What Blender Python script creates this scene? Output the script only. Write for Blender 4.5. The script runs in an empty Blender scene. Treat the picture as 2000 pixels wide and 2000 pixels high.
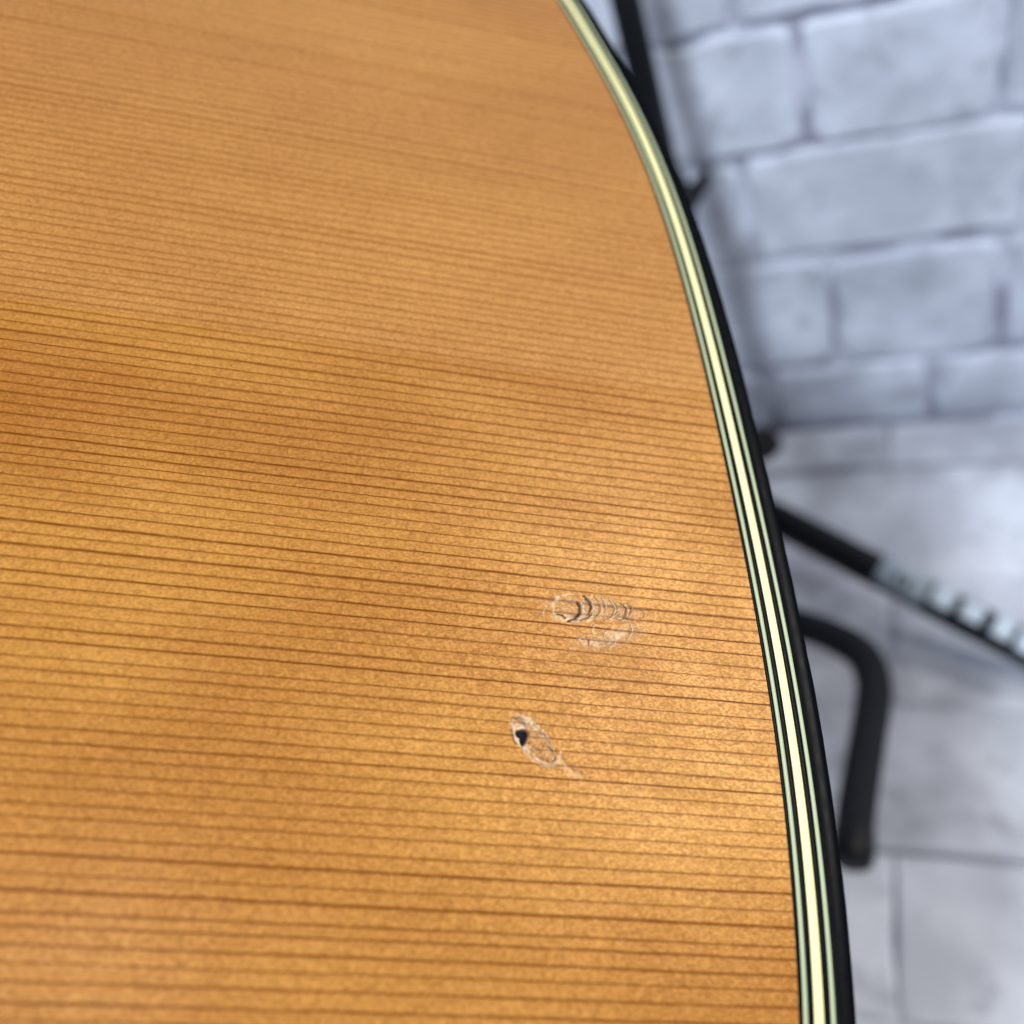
import bpy, bmesh, math, random
import numpy as np
from mathutils import Vector, Matrix
from mathutils.geometry import tessellate_polygon

random.seed(7)
rng = np.random.default_rng(11)
scene = bpy.context.scene
col = scene.collection

# ------------------------------------------------------------------ camera
R_ = Vector((0.90107702, -0.30449505, -0.30877656))
D_ = Vector((-0.43365908, -0.63269398, -0.64159031))
F_ = Vector((0.0, 0.71202605, -0.70215305))
cam_d = bpy.data.cameras.new('camera')
cam = bpy.data.objects.new('camera', cam_d)
col.objects.link(cam)
cam.matrix_world = Matrix(((R_.x, -D_.x, -F_.x, 0.0),
                           (R_.y, -D_.y, -F_.y, 0.0),
                           (R_.z, -D_.z, -F_.z, 0.675),
                           (0, 0, 0, 1)))
cam_d.sensor_fit = 'HORIZONTAL'
cam_d.sensor_width = 36.0
cam_d.lens = 36.0
cam_d.clip_start = 0.01
cam_d.clip_end = 60.0
cam_d.dof.use_dof = True
cam_d.dof.focus_distance = 0.1525
cam_d.dof.aperture_fstop = 11.0
scene.camera = cam

# ------------------------------------------------------------------ light
world = bpy.data.worlds.new('World')
scene.world = world
world.use_nodes = True
bg = world.node_tree.nodes['Background']
bg.inputs[0].default_value = (0.62, 0.70, 0.86, 1)
bg.inputs[1].default_value = 0.13

def area(name, loc, target, sx, sy, power, colour):
    d = bpy.data.lights.new(name, 'AREA')
    d.shape = 'RECTANGLE'; d.size = sx; d.size_y = sy
    d.energy = power; d.color = colour
    o = bpy.data.objects.new(name, d); col.objects.link(o)
    o.location = loc
    o.rotation_euler = (Vector(target) - Vector(loc)).to_track_quat('-Z', 'Y').to_euler()
    return o

area('ceiling_lamp', (0.50, -0.10, 2.10), (0.2, 0.30, 0.2), 0.30, 0.30, 8, (1.0, 0.98, 0.95))
area('side_lamp', (1.45, 0.22, 1.55), (0.1, 0.25, 0.4), 0.75, 0.6, 38, (1.0, 0.95, 0.88))
area('room_lamp', (-0.80, -0.72, 2.58), (0.2, 0.5, 0.3), 0.30, 0.30, 62, (0.80, 0.89, 1.0))

scene.view_settings.view_transform = 'Standard'
scene.view_settings.look = 'None'
scene.view_settings.exposure = 0.0
scene.view_settings.gamma = 1.0
scene.render.engine = 'CYCLES'
scene.cycles.use_denoising = True
scene.cycles.max_bounces = 4

# ------------------------------------------------------------------ helpers
def mesh_obj(name, verts, faces, mat=None, parent=None, smooth=False):
    me = bpy.data.meshes.new(name)
    me.from_pydata([tuple(map(float, v)) for v in verts], [], [tuple(map(int, f)) for f in faces])
    me.update()
    if smooth:
        me.polygons.foreach_set('use_smooth', [True] * len(me.polygons))
    o = bpy.data.objects.new(name, me); col.objects.link(o)
    if mat: me.materials.append(mat)
    if parent: o.parent = parent
    return o

def tag(o, label=None, cat=None, group=None, kind=None):
    if label: o['label'] = label
    if cat: o['category'] = cat
    if group: o['group'] = group
    if kind: o['kind'] = kind
    return o

def empty(name, mw):
    o = bpy.data.objects.new(name, None); col.objects.link(o)
    o.empty_display_size = 0.02
    o.matrix_world = mw
    return o

class NT:
    """small node-tree writer"""
    def __init__(self, name):
        self.m = bpy.data.materials.new(name); self.m.use_nodes = True
        self.t = self.m.node_tree; self.n = self.t.nodes; self.l = self.t.links
        self.b = self.n['Principled BSDF']
    def link(self, a, b): self.l.new(a, b)
    def put(self, sock, v):
        if isinstance(v, bpy.types.NodeSocket): self.l.new(v, sock)
        elif isinstance(v, (tuple, list)) and len(v) == 3 and sock.type == 'RGBA': sock.default_value = (*v, 1)
        else: sock.default_value = v
    def math(self, op, a, b=0.0, c=0.0, clamp=False):
        nd = self.n.new('ShaderNodeMath'); nd.operation = op; nd.use_clamp = clamp
        for s, v in zip(nd.inputs, (a, b, c)): self.put(s, v)
        return nd.outputs[0]
    def mix(self, fac, a, b, mode='MIX'):
        nd = self.n.new('ShaderNodeMix'); nd.data_type = 'RGBA'; nd.blend_type = mode
        self.put(nd.inputs[0], fac); self.put(nd.inputs[6], a); self.put(nd.inputs[7], b)
        return nd.outputs[2]
    def noise(self, vec, scale, detail=2.0, rough=0.5, dim='3D'):
        nd = self.n.new('ShaderNodeTexNoise'); nd.noise_dimensions = dim
        if dim == '1D': self.put(nd.inputs['W'], vec)
        else: self.put(nd.inputs['Vector'], vec)
        nd.inputs['Scale'].default_value = scale; nd.inputs['Detail'].default_value = detail
        nd.inputs['Roughness'].default_value = rough
        return nd.outputs[0]
    def white(self, w):
        nd = self.n.new('ShaderNodeTexWhiteNoise'); nd.noise_dimensions = '1D'
        self.put(nd.inputs['W'], w); return nd.outputs[0]
    def smooth(self, x, lo, hi, a=0.0, b=1.0):
        nd = self.n.new('ShaderNodeMapRange'); nd.interpolation_type = 'SMOOTHSTEP'
        self.put(nd.inputs[0], x)
        for i, v in enumerate((lo, hi, a, b)): self.put(nd.inputs[i + 1], v)
        return nd.outputs[0]
    def comb(self, x, y, z=0.0):
        nd = self.n.new('ShaderNodeCombineXYZ')
        for s, v in zip(nd.inputs, (x, y, z)): self.put(s, v)
        return nd.outputs[0]
    def coord(self, kind='Object'):
        return self.n.new('ShaderNodeTexCoord').outputs[kind]
    def sep(self, v):
        nd = self.n.new('ShaderNodeSeparateXYZ'); self.put(nd.inputs[0], v); return nd.outputs
    def bump(self, h, strength, dist):
        nd = self.n.new('ShaderNodeBump'); nd.inputs['Strength'].default_value = strength
        nd.inputs['Distance'].default_value = dist; self.put(nd.inputs['Height'], h)
        return nd.outputs[0]
    def set(self, **kw):
        for k, v in kw.items(): self.put(self.b.inputs[k.replace('_', ' ')], v)
        return self.m

# ------------------------------------------------------------------ materials
def m_plain(name, base, rough, spec=0.5, coat=0.0, var=0.0, scale=200.0, bump=0.0):
    t = NT(name); c = t.coord()
    n = t.noise(c, scale, 3)
    colr = t.mix(t.math('MULTIPLY', n, var), base, tuple(min(1, x * 1.8 + 0.02) for x in base)) if var else base
    t.set(Base_Color=colr, Roughness=t.math('ADD', t.math('MULTIPLY', n, 0.12), rough - 0.06),
          Specular_IOR_Level=spec, Coat_Weight=coat, Coat_Roughness=0.08)
    if bump: t.set(Normal=t.bump(n, bump, 0.001))
    return t.m

def m_brick(name, lo, hi, shade_amt):
    t = NT(name)
    c = t.coord()
    nd = t.n.new('ShaderNodeObjectInfo')
    off = t.n.new('ShaderNodeVectorMath'); off.operation = 'ADD'
    sc = t.n.new('ShaderNodeVectorMath'); sc.operation = 'SCALE'
    t.link(nd.outputs['Location'], sc.inputs[0]); sc.inputs['Scale'].default_value = 7.3
    t.link(c, off.inputs[0]); t.link(sc.outputs[0], off.inputs[1])
    v = off.outputs[0]
    big = t.noise(v, 14, 3, 0.55)
    mid = t.noise(v, 45, 3, 0.6)
    fine = t.noise(v, 160, 2, 0.6)
    a = t.mix(t.smooth(big, 0.38, 0.66), lo, hi)
    a = t.mix(t.smooth(mid, 0.53, 0.70, 0, 0.65), a, (0.44, 0.455, 0.52))
    a = t.mix(t.smooth(fine, 0.66, 0.78, 0, 0.45), a, (0.30, 0.28, 0.30))
    a = t.mix(t.math('MULTIPLY', nd.outputs['Random'], 0.25), a, (0.62, 0.64, 0.70))
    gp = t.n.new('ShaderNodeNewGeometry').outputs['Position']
    shade_blots = t.noise(gp, 8.5, 3, 0.55)  # broad soft shadows imitated by dark blotches in the base colour
    a = t.mix(t.smooth(shade_blots, 0.47, 0.66, 0, shade_amt), a, (0.25, 0.255, 0.30))
    return t.set(Base_Color=a, Roughness=0.75, Specular_IOR_Level=0.25, Normal=t.bump(mid, 0.35, 0.002))

def m_mortar():
    t = NT('mortar'); c = t.coord()
    n = t.noise(c, 16, 3, 0.55); f = t.noise(c, 120, 2)
    a = t.mix(t.smooth(n, 0.42, 0.60), (0.33, 0.325, 0.41), (0.74, 0.765, 0.85))
    return t.set(Base_Color=a, Roughness=0.9, Specular_IOR_Level=0.15, Normal=t.bump(f, 0.5, 0.002))

SEAM = 0.0298      # local y of the centre joint (metres)
def m_wood():
    t = NT('spruce_top')
    x, y, z = t.sep(t.coord())
    u = t.math('MULTIPLY', x, 1000.0); v = t.math('MULTIPLY', y, 1000.0)      # millimetres
    # growth rings: irregular spacing across the plate, tiny wander along it
    slow = t.noise(t.comb(t.math('MULTIPLY', u, 0.006), t.math('MULTIPLY', v, 0.03)), 1.0, 2, 0.5)
    tiny = t.noise(t.comb(t.math('MULTIPLY', u, 0.12), t.math('MULTIPLY', v, 0.35)), 1.0, 2, 0.5)
    irr = t.noise(t.math('MULTIPLY', v, 0.30), 1.0, 1, 0.5, '1D')
    irr2 = t.noise(t.math('MULTIPLY', v, 0.035), 1.0, 0, 0.5, '1D')
    r = t.math('DIVIDE', v, 1.93)
    r = t.math('ADD', r, t.math('ADD', t.math('MULTIPLY', irr, 0.62), t.math('MULTIPLY', irr2, 1.6)))
    r = t.math('ADD', r, t.math('MULTIPLY', slow, 0.7))
    r = t.math('ADD', r, t.math('MULTIPLY', tiny, 0.12))
    fr = t.math('FRACT', r); idx = t.math('FLOOR', r)
    rnd = t.white(idx)
    # a crisp latewood line with a soft shoulder on one side
    wl = t.math('ADD', t.math('MULTIPLY', rnd, 0.040), 0.056)
    dist = t.math('ABSOLUTE', t.math('SUBTRACT', fr, 0.5))
    core = t.smooth(dist, 0.0, t.math('MULTIPLY', wl, 1.9), 1.0, 0.0)
    shoulder = t.math('MULTIPLY', t.smooth(fr, 0.02, 0.5), t.math('LESS_THAN', fr, 0.5))
    rnd2 = t.white(t.math('ADD', idx, 57.3))
    strength = t.math('ADD', t.math('MULTIPLY', t.math('POWER', rnd2, 1.6), 0.34), 0.70)
    along = t.noise(t.comb(t.math('MULTIPLY', u, 0.35), t.math('MULTIPLY', v, 1.2)), 1.0, 2, 0.6)
    strength = t.math('MULTIPLY', strength, t.smooth(along, 0.2, 0.6, 0.75, 1.08))
    line = t.math('MULTIPLY', core, strength, clamp=True)
    # silk: granular flecks, a little longer across the grain, and fibres along it
    def cells(su, sv):
        nd = t.n.new('ShaderNodeTexVoronoi'); nd.voronoi_dimensions = '2D'; nd.feature = 'F1'
        t.put(nd.inputs['Vector'], t.comb(t.math('MULTIPLY', u, su), t.math('MULTIPLY', v, sv)))
        nd.inputs['Scale'].default_value = 1.0
        sp = t.n.new('ShaderNodeSeparateColor'); t.link(nd.outputs['Color'], sp.inputs[0])
        return sp.outputs[0]
    fl1 = cells(3.0, 4.6)
    fl2 = cells(1.5, 2.4)
    silk = t.noise(t.comb(t.math('MULTIPLY', u, 2.1), t.math('MULTIPLY', v, 0.75)), 1.0, 2, 0.6)
    fib = t.noise(t.comb(t.math('MULTIPLY', u, 0.16), t.math('MULTIPLY', v, 5.5)), 1.0, 2, 0.5)
    cloud = t.noise(t.comb(t.math('MULTIPLY', u, 0.016), t.math('MULTIPLY', v, 0.026), 3.0), 1.0, 2, 0.5)
    early = t.mix(t.smooth(cloud, 0.36, 0.66), (0.290, 0.114, 0.021), (0.385, 0.178, 0.037))
    # reddish reflection shading painted into the wood colour, towards the waist
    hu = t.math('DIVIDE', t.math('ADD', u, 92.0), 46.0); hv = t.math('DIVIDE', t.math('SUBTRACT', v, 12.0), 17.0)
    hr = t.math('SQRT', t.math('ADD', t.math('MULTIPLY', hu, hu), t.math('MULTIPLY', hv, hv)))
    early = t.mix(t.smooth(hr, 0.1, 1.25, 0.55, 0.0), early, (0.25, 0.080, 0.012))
    # the two halves of the plate were cut from different faces
    half = t.smooth(v, SEAM * 1000 - 0.25, SEAM * 1000 + 0.25)
    early = t.mix(t.math('MULTIPLY', half, 0.55), early, (0.37, 0.178, 0.054))
    early = t.mix(t.math('MULTIPLY', rnd, 0.20), early, (0.32, 0.125, 0.025))
    gain = t.math('ADD', 0.74, t.math('ADD', t.math('MULTIPLY', fl1, 0.28), t.math('ADD', t.math('MULTIPLY', fl2, 0.13),
            t.math('MULTIPLY', t.math('SUBTRACT', silk, 0.5), 0.55))))
    gain = t.math('ADD', gain, t.math('MULTIPLY', t.math('SUBTRACT', fib, 0.5), 0.35))
    gc = t.comb(gain, t.math('POWER', gain, 1.12), t.math('POWER', gain, 1.25))
    early = t.mix(1.0, early, gc, 'MULTIPLY')
    c = t.mix(t.math('MULTIPLY', shoulder, 0.26), early, (0.24, 0.076, 0.010))
    late = t.mix(half, (0.108, 0.026, 0.0015), (0.150, 0.044, 0.006))
    c = t.mix(line, c, late)
    sd = t.math('ABSOLUTE', t.math('SUBTRACT', v, t.math('ADD', SEAM * 1000, t.math('MULTIPLY', tiny, 0.3))))
    c = t.mix(t.smooth(sd, 0.05, 0.3, 0.5, 0.0), c, (0.25, 0.085, 0.018))
    # bruising painted on the chip patches (attribute is absent, hence 0, on the plate itself)
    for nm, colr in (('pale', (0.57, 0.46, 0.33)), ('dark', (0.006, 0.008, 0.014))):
        at = t.n.new('ShaderNodeAttribute'); at.attribute_name = nm
        c = t.mix(at.outputs['Fac'], c, colr)
    smear = t.noise(t.comb(t.math('MULTIPLY', u, 0.07), t.math('MULTIPLY', v, 0.10), 9.0), 1.0, 3, 0.55)
    rough = t.smooth(smear, 0.35, 0.7, 0.37, 0.47)
    pit = t.n.new('ShaderNodeAttribute'); pit.attribute_name = 'dark'
    glint = t.math('MULTIPLY', t.math('ADD', 0.22, t.math('MULTIPLY', t.math('POWER', fl1, 1.6), 0.75)), t.math('SUBTRACT', 1.0, t.math('MAXIMUM', pit.outputs['Fac'], line)))
    hh = silk
    return t.set(Base_Color=c, Roughness=rough, Specular_IOR_Level=glint, Specular_Tint=(1.0, 0.62, 0.25),
                 Normal=t.bump(hh, 0.22, 0.00015), Coat_Weight=0.03, Coat_Roughness=0.2)

M_wood = m_wood()
M_brick = m_brick('whitewashed_brick', (0.60, 0.64, 0.73), (0.82, 0.865, 0.97), 0.40)
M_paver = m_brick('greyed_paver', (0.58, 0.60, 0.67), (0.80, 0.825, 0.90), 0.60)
M_mortar = m_mortar()
def m_black():
    t = NT('black_binding'); t.n.remove(t.b)
    d = t.n.new('ShaderNodeBsdfDiffuse'); d.inputs[0].default_value = (0.003, 0.0035, 0.0045, 1)
    g = t.n.new('ShaderNodeBsdfGlossy'); g.inputs[0].default_value = (1, 1, 1, 1)
    t.put(g.inputs['Roughness'], t.smooth(t.noise(t.coord(), 400, 2), 0.3, 0.7, 0.24, 0.36))
    x = t.n.new('ShaderNodeMixShader'); x.inputs[0].default_value = 0.0025
    t.link(d.outputs[0], x.inputs[1]); t.link(g.outputs[0], x.inputs[2])
    t.link(x.outputs[0], t.n['Material Output'].inputs[0])
    return t.m
M_blk = m_black()
M_cream = m_plain('cream_binding', (0.74, 0.69, 0.335), 0.36, 0.25, 0.0, 0.12, 150)
M_sage = m_plain('pale_purfling', (0.32, 0.365, 0.22), 0.34, 0.25, 0.0, 0.12, 300)
M_side = m_plain('dark_side_wood', (0.05, 0.018, 0.010), 0.3, 0.5, 0.4, 0.5, 60)
M_steel = m_plain('black_powder_coat', (0.004, 0.005, 0.007), 0.40, 0.25)
M_foam = m_plain('black_foam_rubber', (0.0045, 0.0065, 0.0095), 0.7, 0.2, 0, 0.3, 500, 0.3)
M_white = m_plain('white_print', (0.66, 0.76, 0.86), 0.45, 0.4, 0, 0.15, 200)
M_grey = m_plain('pale_grey_plastic', (0.34, 0.40, 0.46), 0.5, 0.4, 0, 0.35, 120)
M_pad = m_plain('dark_rubber', (0.003, 0.003, 0.004), 0.5, 0.25)

# ------------------------------------------------------------------ brick wall and floor
FOLD = Vector((0.33136, 0.57616, 0.0))
W = Vector((0.852585, -0.522589, 0.0))      # along the courses, to the right
N = Vector((0.522589, 0.852585, 0.0))       # into the wall
UP = Vector((0, 0, 1))

def brick_mesh(w, h, depth, seed, rad=0.006, jit=0.0022):
    """rounded, chipped block: x along, y up, z outwards; back at z = 0"""
    r = random.Random(seed)
    per = []
    def side(p, q, k):
        for i in range(k):
            f = i / k
            per.append((p[0] + (q[0] - p[0]) * f, p[1] + (q[1] - p[1]) * f))
    x, y, c = w / 2, h / 2, min(w, h) * r.uniform(0.03, 0.09) * (1.0 if jit > 0.001 else 0.15)
    side((-x + c, -y), (x - c, -y), 5); side((x - c, -y), (x, -y + c), 1)
    side((x, -y + c), (x, y - c), 4); side((x, y - c), (x - c, y), 1)
    side((x - c, y), (-x + c, y), 5); side((-x + c, y), (-x, y - c), 1)
    side((-x, y - c), (-x, -y + c), 4); side((-x, -y + c), (-x + c, -y), 1)
    per = [(a + r.gauss(0, jit), b + r.gauss(0, jit)) for a, b in per]
    n = len(per)
    vs = [(a, b, 0) for a, b in per] + [(a, b, depth - rad * r.uniform(0.7, 1.3)) for a, b in per]
    k = 1 - 2 * rad / h
    kx = 1 - 2 * rad / w
    vs += [(a * kx, b * k, depth + r.gauss(0, 0.0002)) for a, b in per]
    vs += [(a * 0.5, b * 0.45, depth + r.gauss(0.0, 0.00015)) for a, b in per]
    vs += [(0, 0, depth)]
    fs = []
    for L in range(3):
        for i in range(n):
            j = (i + 1) % n
            fs.append((L * n + i, L * n + j, (L + 1) * n + j, (L + 1) * n + i))
    for i in range(n):
        fs.append((3 * n + i, 3 * n + (i + 1) % n, 4 * n))
    return vs, fs

def frame(origin, xa, ya, za):
    return Matrix(((xa.x, ya.x, za.x, origin.x), (xa.y, ya.y, za.y, origin.y),
                   (xa.z, ya.z, za.z, origin.z), (0, 0, 0, 1)))

def courses(parent, rows, a0, a1, gap, depth, seed, pitch, known, rad=0.0035, jit=0.0015, mat=None):
    """rows: list of (low, high); bricks lie in the parent's xy plane"""
    s = seed
    for ri, (lo, hi) in enumerate(rows):
        js = known.get(ri)
        if js is None:
            off = (ri % 2) * pitch * 0.5 + random.uniform(-0.01, 0.01)
            js = [off, off + pitch]
        js = sorted(js)
        while js[0] > a0: js.insert(0, js[0] - pitch * random.uniform(0.92, 1.12))
        while js[-1] < a1: js.append(js[-1] + pitch * random.uniform(0.92, 1.12))
        for p, q in zip(js[:-1], js[1:]):
            g = gap * random.uniform(0.7, 1.3)
            s += 1
            vs, fs = brick_mesh(q - p - g, hi - lo - gap * random.uniform(0.7, 1.25), depth * random.uniform(0.9, 1.08), s, rad, jit)
            o = mesh_obj('brick', vs, fs, mat or M_brick, parent, False)
            o.matrix_local = Matrix.Translation(((p + q) / 2, (lo + hi) / 2 + random.uniform(-0.0015, 0.0015), 0)) @ \
                Matrix.Rotation(random.uniform(-0.012, 0.012), 4, 'Z')

def slab(name, parent, x0, x1, y0, y1, th):
    vs = [(x, y, z) for z in (-th, 0) for y in (y0, y1) for x in (x0, x1)]
    fs = [(0, 2, 3, 1), (4, 5, 7, 6), (0, 1, 5, 4), (1, 3, 7, 5), (3, 2, 6, 7), (2, 0, 4, 6)]
    return mesh_obj(name, vs, fs, M_mortar, parent)

wall = empty('brick_wall', frame(FOLD + N * 0.012, W, UP, -N))
tag(wall, 'whitewashed brick wall with uneven grey mortar joints behind the black stand', 'wall')
slab('mortar', wall, -0.75, 0.75, -0.02, 1.14, 0.05)
hs = [-0.005, 0.068, 0.180, 0.272, 0.364, 0.456]
while hs[-1] < 1.1: hs.append(hs[-1] + 0.093)
wrows = list(zip(hs[:-1], hs[1:]))
courses(wall, wrows, -0.7, 0.7, 0.0064, 0.0052, 100, 0.122,
        {0: [-0.10, 0.03], 1: [-0.155, -0.042, 0.081], 2: [-0.215, -0.094, 0.098], 3: [-0.165, -0.045, 0.075],
         4: [-0.205, -0.081, 0.042]})

floor = empty('floor', frame(FOLD - UP * 0.010, W, N, UP))
tag(floor, kind='structure')
slab('mortar', floor, -0.9, 0.9, -1.4, 0.05, 0.05)
bs = [0.0, -0.048, -0.165, -0.276, -0.382, -0.484]
while bs[-1] > -1.3: bs.append(bs[-1] - 0.109)
frows = [(b, a) for a, b in zip(bs[:-1], bs[1:])]
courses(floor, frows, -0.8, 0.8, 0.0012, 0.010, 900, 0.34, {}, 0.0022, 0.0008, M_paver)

# ------------------------------------------------------------------ guitar
GX = Vector((0.83084551, -0.24349653, -0.50040502))      # along the grain, towards the tail
GY = Vector((0.35433562, 0.9248354, 0.13829587))
GZ = Vector((0.42911771, -0.29221383, 0.85467483))       # out of the soundboard
guitar = empty('acoustic_guitar', frame(Vector((0, 0.11392417, 0.56265551)), GX, GY, GZ))
tag(guitar, 'acoustic guitar body with honey spruce top, cream and black edge binding and two finish chips', 'guitar')

# outline of the soundboard, millimetres: x along the grain (tail at +x), y across (far side +)
tail = [(-150, 12.18), (-140, 15.71), (-130, 19.14), (-120, 22.32), (-110, 25.15), (-100, 27.59), (-90, 29.65),
        (-80, 31.36), (-70, 32.77), (-60, 33.93), (-50, 34.89), (-40, 35.72), (-30, 36.43), (-20, 37.06),
        (-10, 37.62), (0, 38.09), (10, 38.45), (20, 38.67), (30, 38.69), (40, 38.48), (50, 37.98), (60, 37.17), (70, 36.03)]
far = [(2.0, 168), (-14.0, 184), (-38, 194), (-70, 198), (-110, 195), (-160, 182), (-215, 155), (-260, 138),
       (-310, 135), (-360, 139), (-400, 136), (-430, 118), (-448, 80), (-455, 40), (-456, -10)]
near_tail = [(34.5, -80), (32.6, -92), (29.6, -106), (25.8, -121), (20.5, -137), (13.5, -153), (3.5, -169), (-9, -184),
             (-26, -200), (-48, -213)]
near = [(-80, -221), (-115, -221), (-160, -212), (-215, -190), (-260, -173), (-310, -170), (-360, -174), (-400, -170),
        (-430, -152), (-448, -115), (-455, -70)]
ctrl = [(p[0], p[1]) for p in reversed(far)]
ctrl += [(uu, -vv) for vv, uu in tail] + near_tail + near
ctrl = np.array(ctrl, float)

def closed_spline(P, step):
    n = len(P); out = []
    d = np.linalg.norm(np.roll(P, -1, 0) - P, axis=1)
    for i in range(n):
        p0, p1, p2, p3 = P[i - 1], P[i], P[(i + 1) % n], P[(i + 2) % n]
        d0, d1, d2 = d[i - 1], d[i], d[(i + 1) % n]
        m1 = d1 * ((p1 - p0) / d0 * d1 + (p2 - p1) / d1 * d0) / (d0 + d1)
        m2 = d1 * ((p2 - p1) / d1 * d2 + (p3 - p2) / d2 * d1) / (d1 + d2)
        k = max(2, int(round(d1 / step)))
        for j in range(k):
            s = j / k
            out.append((2 * s**3 - 3 * s**2 + 1) * p1 + (s**3 - 2 * s**2 + s) * m1 + (-2 * s**3 + 3 * s**2) * p2 + (s**3 - s**2) * m2)
    return np.array(out)

EDGE = closed_spline(ctrl, 1.6)
tang = np.roll(EDGE, -1, 0) - np.roll(EDGE, 1, 0)
tang /= np.linalg.norm(tang, axis=1)[:, None]
area2 = np.sum(EDGE[:, 0] * np.roll(EDGE[:, 1], -1) - np.roll(EDGE[:, 0], -1) * EDGE[:, 1])
sgn = 1.0 if area2 > 0 else -1.0
NRM = np.stack([tang[:, 1], -tang[:, 0]], 1) * sgn
for _ in range(3):
    NRM = (np.roll(NRM, 1, 0) + NRM * 2 + np.roll(NRM, -1, 0)) / 4
NRM /= np.linalg.norm(NRM, axis=1)[:, None]
NE = len(EDGE)

def ring(name, prof, mat, parent, closed=False, wob=None, smooth=True):
    """sweep a profile (offset mm, z mm) round the body outline"""
    k = len(prof); vs = []
    for i in range(NE):
        for q, (o, z) in enumerate(prof):
            o2 = o + (wob[i] * (1 if q >= k // 2 else 0) if wob is not None else 0)
            p = EDGE[i] + NRM[i] * o2
            vs.append((p[0] / 1000, p[1] / 1000, z / 1000))
    fs = []
    for i in range(NE):
        j = (i + 1) % NE
        for q in range(k if closed else k - 1):
            q2 = (q + 1) % k
            f = (i * k + q, j * k + q, j * k + q2, i * k + q2)
            fs.append(f if sgn > 0 else f[::-1])
    return mesh_obj(name, vs, fs, mat, parent, smooth)

# purfling lines from the wood outwards, then the rounded outer binding
widths = [0.65, 0.62, 0.83, 1.30, 0.92, 0.63]
mats = [M_blk, M_sage, M_blk, M_cream, M_blk, M_sage]
names = ['black_purfling', 'pale_purfling', 'black_purfling', 'cream_binding', 'black_purfling', 'pale_purfling']
o = 0.0
for w, m, nm in zip(widths, mats, names):
    a, b = o + 0.004, o + w - 0.004
    lift = 0.012 if m is not M_blk else 0.0
    wob = np.convolve(np.r_[rng.normal(0, 0.03, NE)], np.ones(5) / 5, 'same')
    ring(nm, [(a, -1.5), (a, -0.03 + lift), (a + 0.04, lift), (b - 0.04, lift), (b, -0.03 + lift), (b, -1.5)], m, guitar)
    o += w
prof = [(o + 0.004, -1.5), (o + 0.004, -0.03), (o + 0.04, 0.0), (o + 1.85, -0.01)]
rr = 1.35; x0 = o + 1.90
for k in range(1, 9):
    a = math.radians(90 * k / 8)
    prof.append((x0 + rr * math.sin(a), -0.01 - rr * (1 - math.cos(a))))
prof.append((x0 + rr, -6.0))
wob = np.zeros(NE)
for i in rng.integers(0, NE, 90):
    wob[i] -= abs(rng.normal(0, 0.07))
wob += np.convolve(rng.normal(0, 0.05, NE), np.ones(7) / 7, 'same')
binding = ring('outer_binding', prof, M_blk, guitar, wob=wob)
OUT = x0 + rr
ring('side', [(OUT - 0.12, -6.003), (OUT - 0.12, -104.0)], M_side, guitar)
back_pts = EDGE + NRM * (OUT - 0.12)
bv = [(p[0] / 1000, p[1] / 1000, -0.104) for p in back_pts]
bt = tessellate_polygon([[Vector(v) for v in bv]])
mesh_obj('back', bv, [t if sgn < 0 else t[::-1] for t in bt], M_side, guitar)

# chip patches are holes in the plate, filled with finely carved pieces of the same wood
def patch_frame(c0, ex, ey):
    """design pixels -> plate mm (y flipped to local)"""
    return lambda X, Y: (c0[0] + ex[0] * X + ey[0] * Y, -(c0[1] + ex[1] * X + ey[1] * Y))
P1 = patch_frame((12.4226, 16.7426), (0.07989, -0.00877), (-0.00449, 0.08668))     # centre of long chip
P2 = patch_frame((3.3701, 37.8431), (0.07181, -0.00559), (-0.00143, 0.07284))      # centre of short chip
RECT1 = (-130, 150, -52, 84)
RECT2 = (-60, 98, -74, 76)

def rect_loop(P, r):
    return [P(r[0], r[2]), P(r[1], r[2]), P(r[1], r[3]), P(r[0], r[3])]

loops = [[Vector((p[0], p[1], 0)) for p in EDGE]]
for P, r in ((P1, RECT1), (P2, RECT2)):
    loops.append([Vector((*q, 0)) for q in rect_loop(P, r)])
tri = tessellate_polygon(loops)
flat = [v for L in loops for v in L]
sv = [(v.x / 1000, v.y / 1000, 0) for v in flat]
sf = []
for t in tri:
    a, b, c = (flat[i] for i in t)
    cr = (b.x - a.x) * (c.y - a.y) - (b.y - a.y) * (c.x - a.x)
    if abs(cr) < 1e-9: continue
    sf.append(t if cr > 0 else (t[0], t[2], t[1]))
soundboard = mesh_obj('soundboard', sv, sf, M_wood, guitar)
soundboard['label'] = 'honey coloured spruce top with fine dark grain lines'

def arc(cx, cy, rx, ry, a0, a1, rot=0.0, n=28):
    a = np.radians(np.linspace(a0, a1, n)); c, s = math.cos(math.radians(rot)), math.sin(math.radians(rot))
    x, y = rx * np.cos(a), ry * np.sin(a)
    return np.stack([cx + c * x - s * y, cy + s * x + c * y], 1)

def line_field(X, Y, pts, w):
    """soft stroke, 1 on the line; tapers at both ends"""
    best = np.zeros_like(X)
    n = len(pts)
    for i in range(n - 1):
        p, q = pts[i], pts[i + 1]
        d = q - p; L = max(d @ d, 1e-9)
        t = np.clip(((X - p[0]) * d[0] + (Y - p[1]) * d[1]) / L, 0, 1)
        dist = np.hypot(X - p[0] - t * d[0], Y - p[1] - t * d[1])
        f = (i + 0.5) / (n - 1)
        ww = w * (0.25 + 0.75 * math.sin(math.pi * min(max(f, 0.02), 0.98)))
        best = np.maximum(best, np.exp(-(dist / ww) ** 2))
    return best

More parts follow.
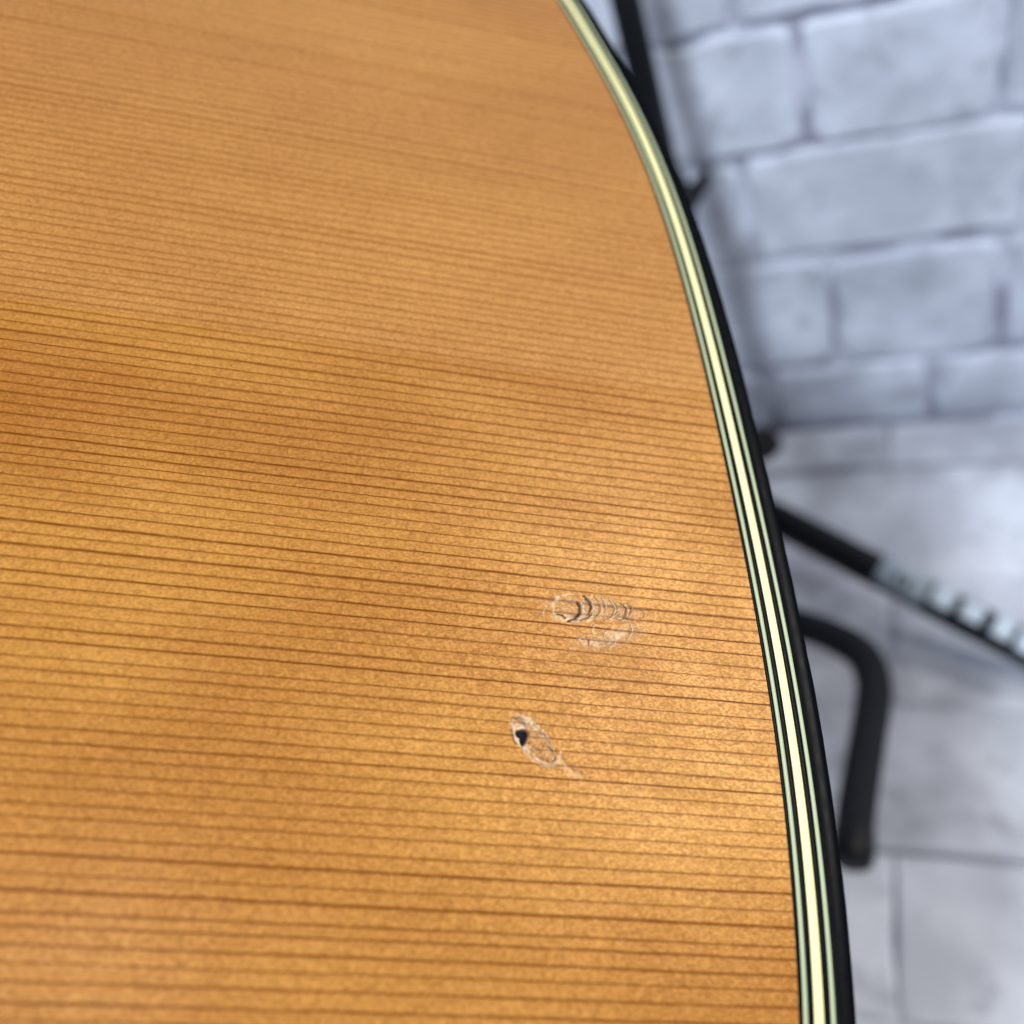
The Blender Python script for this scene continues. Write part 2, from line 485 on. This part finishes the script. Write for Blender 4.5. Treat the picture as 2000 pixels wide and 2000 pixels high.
def blob(X, Y, cx, cy, rx, ry, rot=0.0, soft=0.25):
    c, s = math.cos(math.radians(rot)), math.sin(math.radians(rot))
    x = c * (X - cx) + s * (Y - cy); y = -s * (X - cx) + c * (Y - cy)
    d = np.hypot(x / rx, y / ry)
    return np.clip((1 + soft - d) / (2 * soft), 0, 1)

def value_noise(shape, cell):
    a = rng.random((shape[0] // cell + 3, shape[1] // cell + 3))
    yy, xx = np.arange(shape[0]) / cell, np.arange(shape[1]) / cell
    yi, xi = yy.astype(int), xx.astype(int); fy, fx = (yy - yi)[:, None], (xx - xi)[None]
    fy, fx = fy * fy * (3 - 2 * fy), fx * fx * (3 - 2 * fx)
    A, B = a[np.ix_(yi, xi)], a[np.ix_(yi, xi + 1)]; C, D = a[np.ix_(yi + 1, xi)], a[np.ix_(yi + 1, xi + 1)]
    return (A * (1 - fx) + B * fx) * (1 - fy) + (C * (1 - fx) + D * fx) * fy

def chip(name, P, r, step, paint, label):
    nx, ny = int((r[1] - r[0]) / step) + 1, int((r[3] - r[2]) / step) + 1
    xs, ys = np.linspace(r[0], r[1], nx), np.linspace(r[2], r[3], ny)
    X, Y = np.meshgrid(xs, ys)
    nz = value_noise(X.shape, 6) - 0.5; nz2 = value_noise(X.shape, 3) - 0.5
    jx = (value_noise(X.shape, 9) - 0.5) * 3; jy = (value_noise(X.shape, 9) - 0.5) * 3
    h, pale, dark = paint(X + jx, Y + jy, nz, nz2)
    border = np.minimum.reduce([X - r[0], r[1] - X, Y - r[2], r[3] - Y]) / 8
    win = np.clip(border, 0, 1)
    h = h * win
    U, V = P(X, Y)
    vs = np.stack([U / 1000, V / 1000, h / 1000], -1).reshape(-1, 3)
    fs = []
    for j in range(ny - 1):
        for i in range(nx - 1):
            a = j * nx + i
            fs.append((a, a + nx, a + nx + 1, a + 1))
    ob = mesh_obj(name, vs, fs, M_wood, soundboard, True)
    for nm, arr in (('pale', pale), ('dark', dark)):
        at = ob.data.attributes.new(nm, 'FLOAT', 'POINT')
        at.data.foreach_set('value', np.clip(arr * win, 0, 1).astype(np.float32).ravel())
    ob['label'] = label
    return ob

def paint_long(X, Y, nz, nz2):
    # millimetre-scaled drawing units from the chip's centre; a nail-like skid: overlapping shells of lifted lacquer
    X = X - 10; Y = Y - 14
    R = random.Random(5)
    h = np.zeros_like(X); pale = np.zeros_like(X); dark = np.zeros_like(X)
    brk = np.clip(0.75 + 1.2 * nz, 0.4, 1.0); brk2 = np.clip(0.7 + 1.3 * nz2, 0.35, 1.0)
    basin = blob(X, Y, -4, -24, 90, 22, 6, 0.25)
    b2 = blob(X, Y, 25, 32, 62, 17, -14, 0.4)
    h -= 0.12 * basin + 0.06 * b2
    h += (0.10 * nz + 0.05 * nz2) * np.maximum(basin, b2)
    pale += 0.20 * basin * brk + 0.22 * b2 * brk
    shells = ((-64, -25, 27, 26, -35, 78, 1.0, 0.8, 4.4), (-40, -28, 25, 24, -75, 20, 0.95, 0.9, 3.4), (-36, -26, 24, 23, 10, 80, 0.8, 0.95, 2.2),
              (-19, -30, 22, 21, -70, 55, 0.55, 0.6, 2.0), (-6, -29, 19, 22, -80, 30, 0.45, 0.55, 1.8), (9, -26, 21, 22, -72, 70, 0.50, 0.85, 2.1),
              (22, -26, 16, 17, -60, 75, 0.5, 0.55, 1.8), (38, -23, 16, 15, -70, 80, 0.75, 0.55, 2.2), (50, -22, 15, 14, -78, 40, 0.60, 0.45, 1.9),
              (74, -17, 13, 9, -70, 60, 0.40, 0.30, 1.7))
    for cx, cy, rx, ry, a0, a1, dk, pl, w in shells:
        a = arc(cx, cy, rx, ry, a0, a1, R.uniform(-8, 12))
        a = a + np.cumsum(rng.normal(0, 0.35, a.shape), 0)
        f = line_field(X, Y, a, w); m = brk if dk < 0.7 else np.maximum(brk, 0.85)
        dark = np.maximum(dark, dk * f * m); h -= 0.22 * dk * f
        g = line_field(X, Y, a + np.array([w * 1.3, 0.8]), w * 1.4)
        pale = np.maximum(pale, pl * g * np.maximum(brk2, 0.35)); h += 0.10 * pl * g
        # each shell is a lifted scale: slopes up towards its rim
        sc = blob(X, Y, cx + rx * 0.2, cy, rx * 0.8, ry * 0.9, 0, 0.3)
        h += 0.05 * sc * np.clip((X - cx) / rx, 0, 1)
    dark = np.maximum(dark, 0.95 * line_field(X, Y, np.array([(-80, -15), (-73, -13), (-65, -7)]), 2.4))
    pale = np.maximum(pale, 0.9 * line_field(X, Y, np.array([(-64, -5), (-58, -5), (-50, -7)]), 3.4))
    pale = np.maximum(pale, 0.55 * line_field(X, Y, arc(-60, -26, 29, 28, 140, 285), 4.0) * brk)
    pale = np.maximum(pale, 0.40 * blob(X, Y, -66, -8, 22, 9, 10, 0.5) * brk2)
    pale = np.maximum(pale, 0.30 * line_field(X, Y, arc(-94, -16, 14, 16, 150, 250), 1.8))
    dark = np.maximum(dark, 0.30 * line_field(X, Y, arc(-96, -16, 14, 16, 160, 240), 1.2))
    for y0, x0, x1 in ((-18, -40, 6), (-10, -34, 20), (-27, -52, -30)):
        pale = np.maximum(pale, 0.55 * line_field(X, Y, np.array([(x0, y0), ((x0 + x1) / 2, y0 - 1.5), (x1, y0 + 1.5)]), 1.3) * brk2)
    dark = np.maximum(dark, 0.8 * blob(X, Y, 50, -8, 12, 3.5, 18, 0.6) * brk2)
    pale = np.maximum(pale, 0.8 * line_field(X, Y, np.array([(38, -7), (48, -4), (58, -3)]), 2.2))
    # trailing lobes below
    X = X + 13; Y = Y - 15
    for cx, cy, rx, ry, a0, a1, dk, pl in ((58, -2, 16, 24, -50, 62, 0.50, 0.75), (44, 12, 22, 14, 130, 262, 0.25, 0.5),
                                           (14, 2, 16, 16, 150, 265, 0.30, 0.3), (-8, 22, 22, 13, 150, 290, 0.20, 0.45),
                                           (8, 20, 24, 13, -60, 60, 0.35, 0.55), (24, 20, 20, 14, -35, 95, 0.32, 0.5),
                                           (-18, 22, 10, 8, -60, 45, 0.65, 0.3)):
        a = arc(cx, cy, rx, ry, a0, a1); a = a + np.cumsum(rng.normal(0, 0.3, a.shape), 0)
        f = line_field(X, Y, a, 1.7); dark = np.maximum(dark, dk * f * brk); h -= 0.10 * dk * f
        g = line_field(X, Y, a + np.array([2.0, 1.6]), 2.6); pale = np.maximum(pale, pl * g * brk2); h += 0.07 * g * pl
    pale = np.maximum(pale, 0.70 * blob(X, Y, 46, 14, 21, 8, -10, 0.5) * brk)
    pale = np.maximum(pale, 0.45 * blob(X, Y, 2, 27, 26, 7, 6, 0.5) * brk2)
    return h, np.clip(pale, 0, 0.9) * (1 - 0.5 * dark), dark

def paint_short(X, Y, nz, nz2):
    # a torn oval with a tail to one side
    h = np.zeros_like(X); pale = np.zeros_like(X); dark = np.zeros_like(X)
    brk = np.clip(0.6 + 1.3 * nz, 0.2, 1.0); brk2 = np.clip(0.6 + 1.6 * nz2, 0.15, 1.0)
    oval = blob(X, Y, -9, -10, 60, 27, 52, 0.16)
    inner = blob(X, Y, 6, 4, 44, 19, 50, 0.22)
    tailp = np.array([(40, 22), (56, 40), (72, 54), (88, 61)])
    tl = line_field(X, Y, tailp, 8.0)
    h -= 0.18 * oval + 0.07 * tl
    h += (0.16 * nz + 0.08 * nz2) * oval
    pale += 0.60 * oval * brk * (1 - 0.70 * inner) + 0.38 * tl * brk
    rim = line_field(X, Y, arc(-8, -9, 58, 26, 0, 360, 52, 60), 3.4)
    pale = np.maximum(pale, 0.62 * rim * brk2); h += 0.06 * rim
    # deep pit: blue-black, with a bright torn lip below it
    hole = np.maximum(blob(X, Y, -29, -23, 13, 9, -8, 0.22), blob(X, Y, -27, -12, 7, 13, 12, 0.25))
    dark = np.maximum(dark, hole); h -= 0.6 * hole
    lip = line_field(X, Y, np.array([(-46, -34), (-43, -18), (-34, -1), (-20, 9)]), 3.6)
    pale = np.maximum(pale, 0.95 * lip * (1 - hole))
    pale = np.maximum(pale, 0.8 * blob(X, Y, -30, -34, 12, 5, -5, 0.4) * (1 - hole))
    dark = np.maximum(dark, 0.75 * line_field(X, Y, np.array([(-51, -28), (-48, -14), (-41, -1)]), 2.2))
    d2 = np.array([(-46, -54), (-36, -51), (-28, -45), (-20, -33)])
    f = line_field(X, Y, d2, 5.0); dark = np.maximum(dark, 0.70 * f * brk); h -= 0.2 * f
    pale = np.maximum(pale, 0.85 * line_field(X, Y, np.array([(-30, -56), (-18, -51), (-8, -41), (2, -28)]), 6.0) * (1 - f) * np.maximum(brk, 0.5))
    # tan flake left standing inside, with dark edges
    tan = blob(X, Y, 18, 14, 22, 15, 50, 0.2)
    h += 0.12 * tan
    for pts, dk in ((((-20, -25), (-2, -27), (14, -19), (26, -3), (34, 13)), 0.45), (((-18, -5), (-5, 6), (8, 10)), 0.45),
                    (((12, 1), (22, 4), (30, 14), (35, 30), (30, 36)), 0.75), (((8, 10), (12, 1), (18, -2)), 0.45),
                    (((-2, 20), (10, 28), (26, 32)), 0.3)):
        p = np.array(pts, float); p = p + rng.normal(0, 0.8, p.shape)
        f = line_field(X, Y, p, 2.3); dark = np.maximum(dark, dk * f * brk); h -= 0.14 * f
        pale = np.maximum(pale, 0.5 * line_field(X, Y, p + np.array([-2.5, 3.0]), 2.2) * brk2)
    pale = np.maximum(pale, 0.75 * line_field(X, Y, np.array([(-2, 26), (14, 36), (32, 39), (44, 29), (46, 14)], float), 4.0) * np.maximum(brk, 0.5))
    dark = np.maximum(dark, 0.32 * line_field(X, Y, tailp + np.array([3, -5]), 1.8) * brk)
    return h, np.clip(pale, 0, 0.9) * (1 - 0.6 * dark), dark

chip('finish_chip', P1, RECT1, 0.9, paint_long, 'long rippled row of crescent cracks in the lacquer')
chip('finish_chip', P2, RECT2, 0.9, paint_short, 'torn oval chip with a dark hole and pointed tail')

# ------------------------------------------------------------------ guitar stand
def tube(name, pts, rad, mat, parent, seg=20, caps=True, smooth_n=0):
    P = [Vector(p) for p in pts]
    if smooth_n:
        Q = []
        n = len(P)
        for i in range(n - 1):
            p0, p1, p2, p3 = P[max(i - 1, 0)], P[i], P[i + 1], P[min(i + 2, n - 1)]
            for j in range(smooth_n):
                s = j / smooth_n
                Q.append(0.5 * ((2 * p1) + (p2 - p0) * s + (2 * p0 - 5 * p1 + 4 * p2 - p3) * s * s + (-p0 + 3 * p1 - 3 * p2 + p3) * s ** 3))
        Q.append(P[-1]); P = Q
    rads = rad if isinstance(rad, (list, tuple)) else [rad] * len(P)
    vs, fs = [], []
    up = None
    for i, p in enumerate(P):
        t = (P[min(i + 1, len(P) - 1)] - P[max(i - 1, 0)]).normalized()
        if up is None:
            up = t.orthogonal().normalized()
        up = (up - t * up.dot(t)).normalized()
        b = t.cross(up)
        for k in range(seg):
            a = 2 * math.pi * k / seg
            vs.append(p + (up * math.cos(a) + b * math.sin(a)) * rads[i])
    for i in range(len(P) - 1):
        for k in range(seg):
            k2 = (k + 1) % seg
            fs.append((i * seg + k, i * seg + k2, (i + 1) * seg + k2, (i + 1) * seg + k))
    if caps:
        fs.append(tuple(range(seg))[::-1]); fs.append(tuple(range((len(P) - 1) * seg, len(P) * seg)))
    return mesh_obj(name, vs, fs, mat, parent, True)

def wrap(name, p, q, r, a0, a1, facing, mat, parent, th=0.0006, seg=16):
    """band that covers part of a tube between p and q, centred on the direction 'facing'"""
    p, q = Vector(p), Vector(q); t = (q - p).normalized()
    f = Vector(facing); f = (f - t * f.dot(t)).normalized(); b = t.cross(f)
    vs, fs = [], []
    for e, base in enumerate((p, q)):
        for rr_ in (r, r + th):
            for k in range(seg + 1):
                a = math.radians(a0 + (a1 - a0) * k / seg)
                vs.append(base + (f * math.cos(a) + b * math.sin(a)) * rr_)
    s = seg + 1
    for k in range(seg):
        fs += [(s + k, s + k + 1, 3 * s + k + 1, 3 * s + k), (k, 2 * s + k, 2 * s + k + 1, k + 1),
               (k, k + 1, s + k + 1, s + k), (2 * s + k, 3 * s + k, 3 * s + k + 1, 2 * s + k + 1)]
    fs += [(0, s, 3 * s, 2 * s), (seg, 2 * s + seg, 3 * s + seg, s + seg)]
    return mesh_obj(name, vs, fs, mat, parent, True)

stand = empty('guitar_stand', Matrix.Translation((0.150, 0.520, 0.0)))
tag(stand, 'black tubular guitar stand with padded cradle arm standing before the brick wall', 'guitar stand')
bpy.context.view_layer.update()
def st(p): return Vector(p) - Vector((0.150, 0.520, 0.0))

HUB = (0.150, 0.520, 0.092)
FOOT = Vector((0.1613, 0.5087, 0.0943))
pole_dir = (Vector((0.18826, 0.59186, 0.42779)) - FOOT).normalized()
tube('pole', [st(FOOT), st(FOOT + pole_dir * 0.62)], 0.0092, M_steel, stand)
tube('hub', [st((0.150, 0.520, 0.060)), st((0.150, 0.520, 0.066)), st((0.151, 0.521, 0.118)), st((0.152, 0.522, 0.124))],
     [0.015, 0.018, 0.018, 0.014], M_steel, stand)
# clamp half-way up the pole with its wing lever
cl = FOOT + pole_dir * 0.222
clamp = tube('clamp', [st(cl - pole_dir * 0.016), st(cl + pole_dir * 0.016)], 0.0125, M_steel, stand)
wl = [Vector((0.1800, 0.5615, 0.3020)), Vector((0.1880, 0.5640, 0.3045)), Vector((0.1985, 0.5662, 0.3080)), Vector((0.2085, 0.5684, 0.3125))]
tube('wing_lever', [st(p) for p in wl], [0.0095, 0.0085, 0.0060, 0.0030], M_steel, clamp, 12)
kn = [(0.163, 0.524, 0.088), (0.186, 0.535, 0.087), (0.196, 0.541, 0.087), (0.205, 0.546, 0.087), (0.209, 0.548, 0.087)]
tube('locking_knob', [st(p) for p in kn], [0.006, 0.006, 0.013, 0.013, 0.008], M_pad, stand, 16)

# cradle: a neck from the hub and two padded arms curving forward
C0 = Vector((0.088, 0.437, 0.092))
tube('cradle_neck', [st(HUB), st((0.120, 0.480, 0.094)), st(C0)], 0.008, M_steel, stand, smooth_n=4)
arm = [C0, Vector((0.1107, 0.4106, 0.0944)), Vector((0.1377, 0.3697, 0.1028)), Vector((0.1482, 0.3445, 0.1129)),
       Vector((0.1538, 0.3220, 0.1185)), Vector((0.1494, 0.303, 0.1206)), Vector((0.1388, 0.2863, 0.1240)),
       Vector((0.1239, 0.2672, 0.1275)), Vector((0.1019, 0.2389, 0.1335)), Vector((0.090, 0.2225, 0.1375)),
       Vector((0.0835, 0.2125, 0.1388))]
fw = Vector((-0.48, -0.877, 0)).normalized()
sd_ = Vector((fw.y, -fw.x, 0))
def mirror(p):
    d = p - C0; k = d.dot(sd_)
    return p - sd_ * (2 * k)
for pts in (arm, [mirror(p) for p in arm]):
    a = tube('cradle_arm', [st(p) for p in pts], 0.0101, M_foam, stand, smooth_n=5)
    d = (pts[-1] - pts[-2]).normalized(); e = pts[-1]
    tube('end_cap', [st(e - d * 0.012), st(e - d * 0.010), st(e + d * 0.004), st(e + d * 0.0075), st(e + d * 0.009)],
         [0.0102, 0.0107, 0.0107, 0.0100, 0.0085], M_pad, a, 16)

# three legs splayed to the floor; the one in view carries pale printed bands
L0, L1 = Vector((0.1540, 0.5110, 0.0885)), Vector((0.2960, 0.2890, 0.0128))
legs = [(L0, L1), (Vector((0.136, 0.515, 0.0885)), Vector((-0.09, 0.435, 0.0128))), (Vector((0.140, 0.533, 0.0885)), Vector((0.02, 0.615, 0.0128)))]
for i, (p, q) in enumerate(legs):
    leg = tube('leg', [st(p), st(q)], 0.0122, M_steel, stand, 24)
    d = (q - p).normalized()
    tube('rubber_foot', [st(q - d * 0.012), st(q + d * 0.012), st(q + d * 0.016)], [0.0127, 0.0127, 0.009], M_pad, leg, 16)
    if i == 0:
        def on(s): return p + d * s
        base = Vector((0.2165, 0.4175, 0.046)); s0 = (base - p).dot(d)
        camdir = Vector((0, 0, 0.675)) - base
        face = camdir.normalized() + Vector((0.35, 0.1, 0.45))
        wrap('printed_band', st(on(s0 + 0.001)), st(on(s0 + 0.037)), 0.0123, -62, 56, face, M_grey, leg)
        for k, (f0, ang) in enumerate(((0.0135, 12), (0.0205, 16))):
            c = on(s0 + f0)
            wrap('printed_dot', st(c), st(c + d * 0.0042), 0.01295, ang - 14, ang + 14, face, M_pad, leg, 0.0003, 6)
        x = s0 + 0.0395
        for w_, gap, lo, hi in ((0.0150, 0.0060, -38, 36), (0.0145, 0.0075, -34, 30), (0.0130, 0.0040, -40, 34), (0.0150, 0.0070, -36, 40),
                                (0.0120, 0.004, -36, 40)):
            wrap('printed_band', st(on(x)), st(on(x + w_)), 0.0123, lo, hi, face, M_white, leg)
            x += w_ + gap
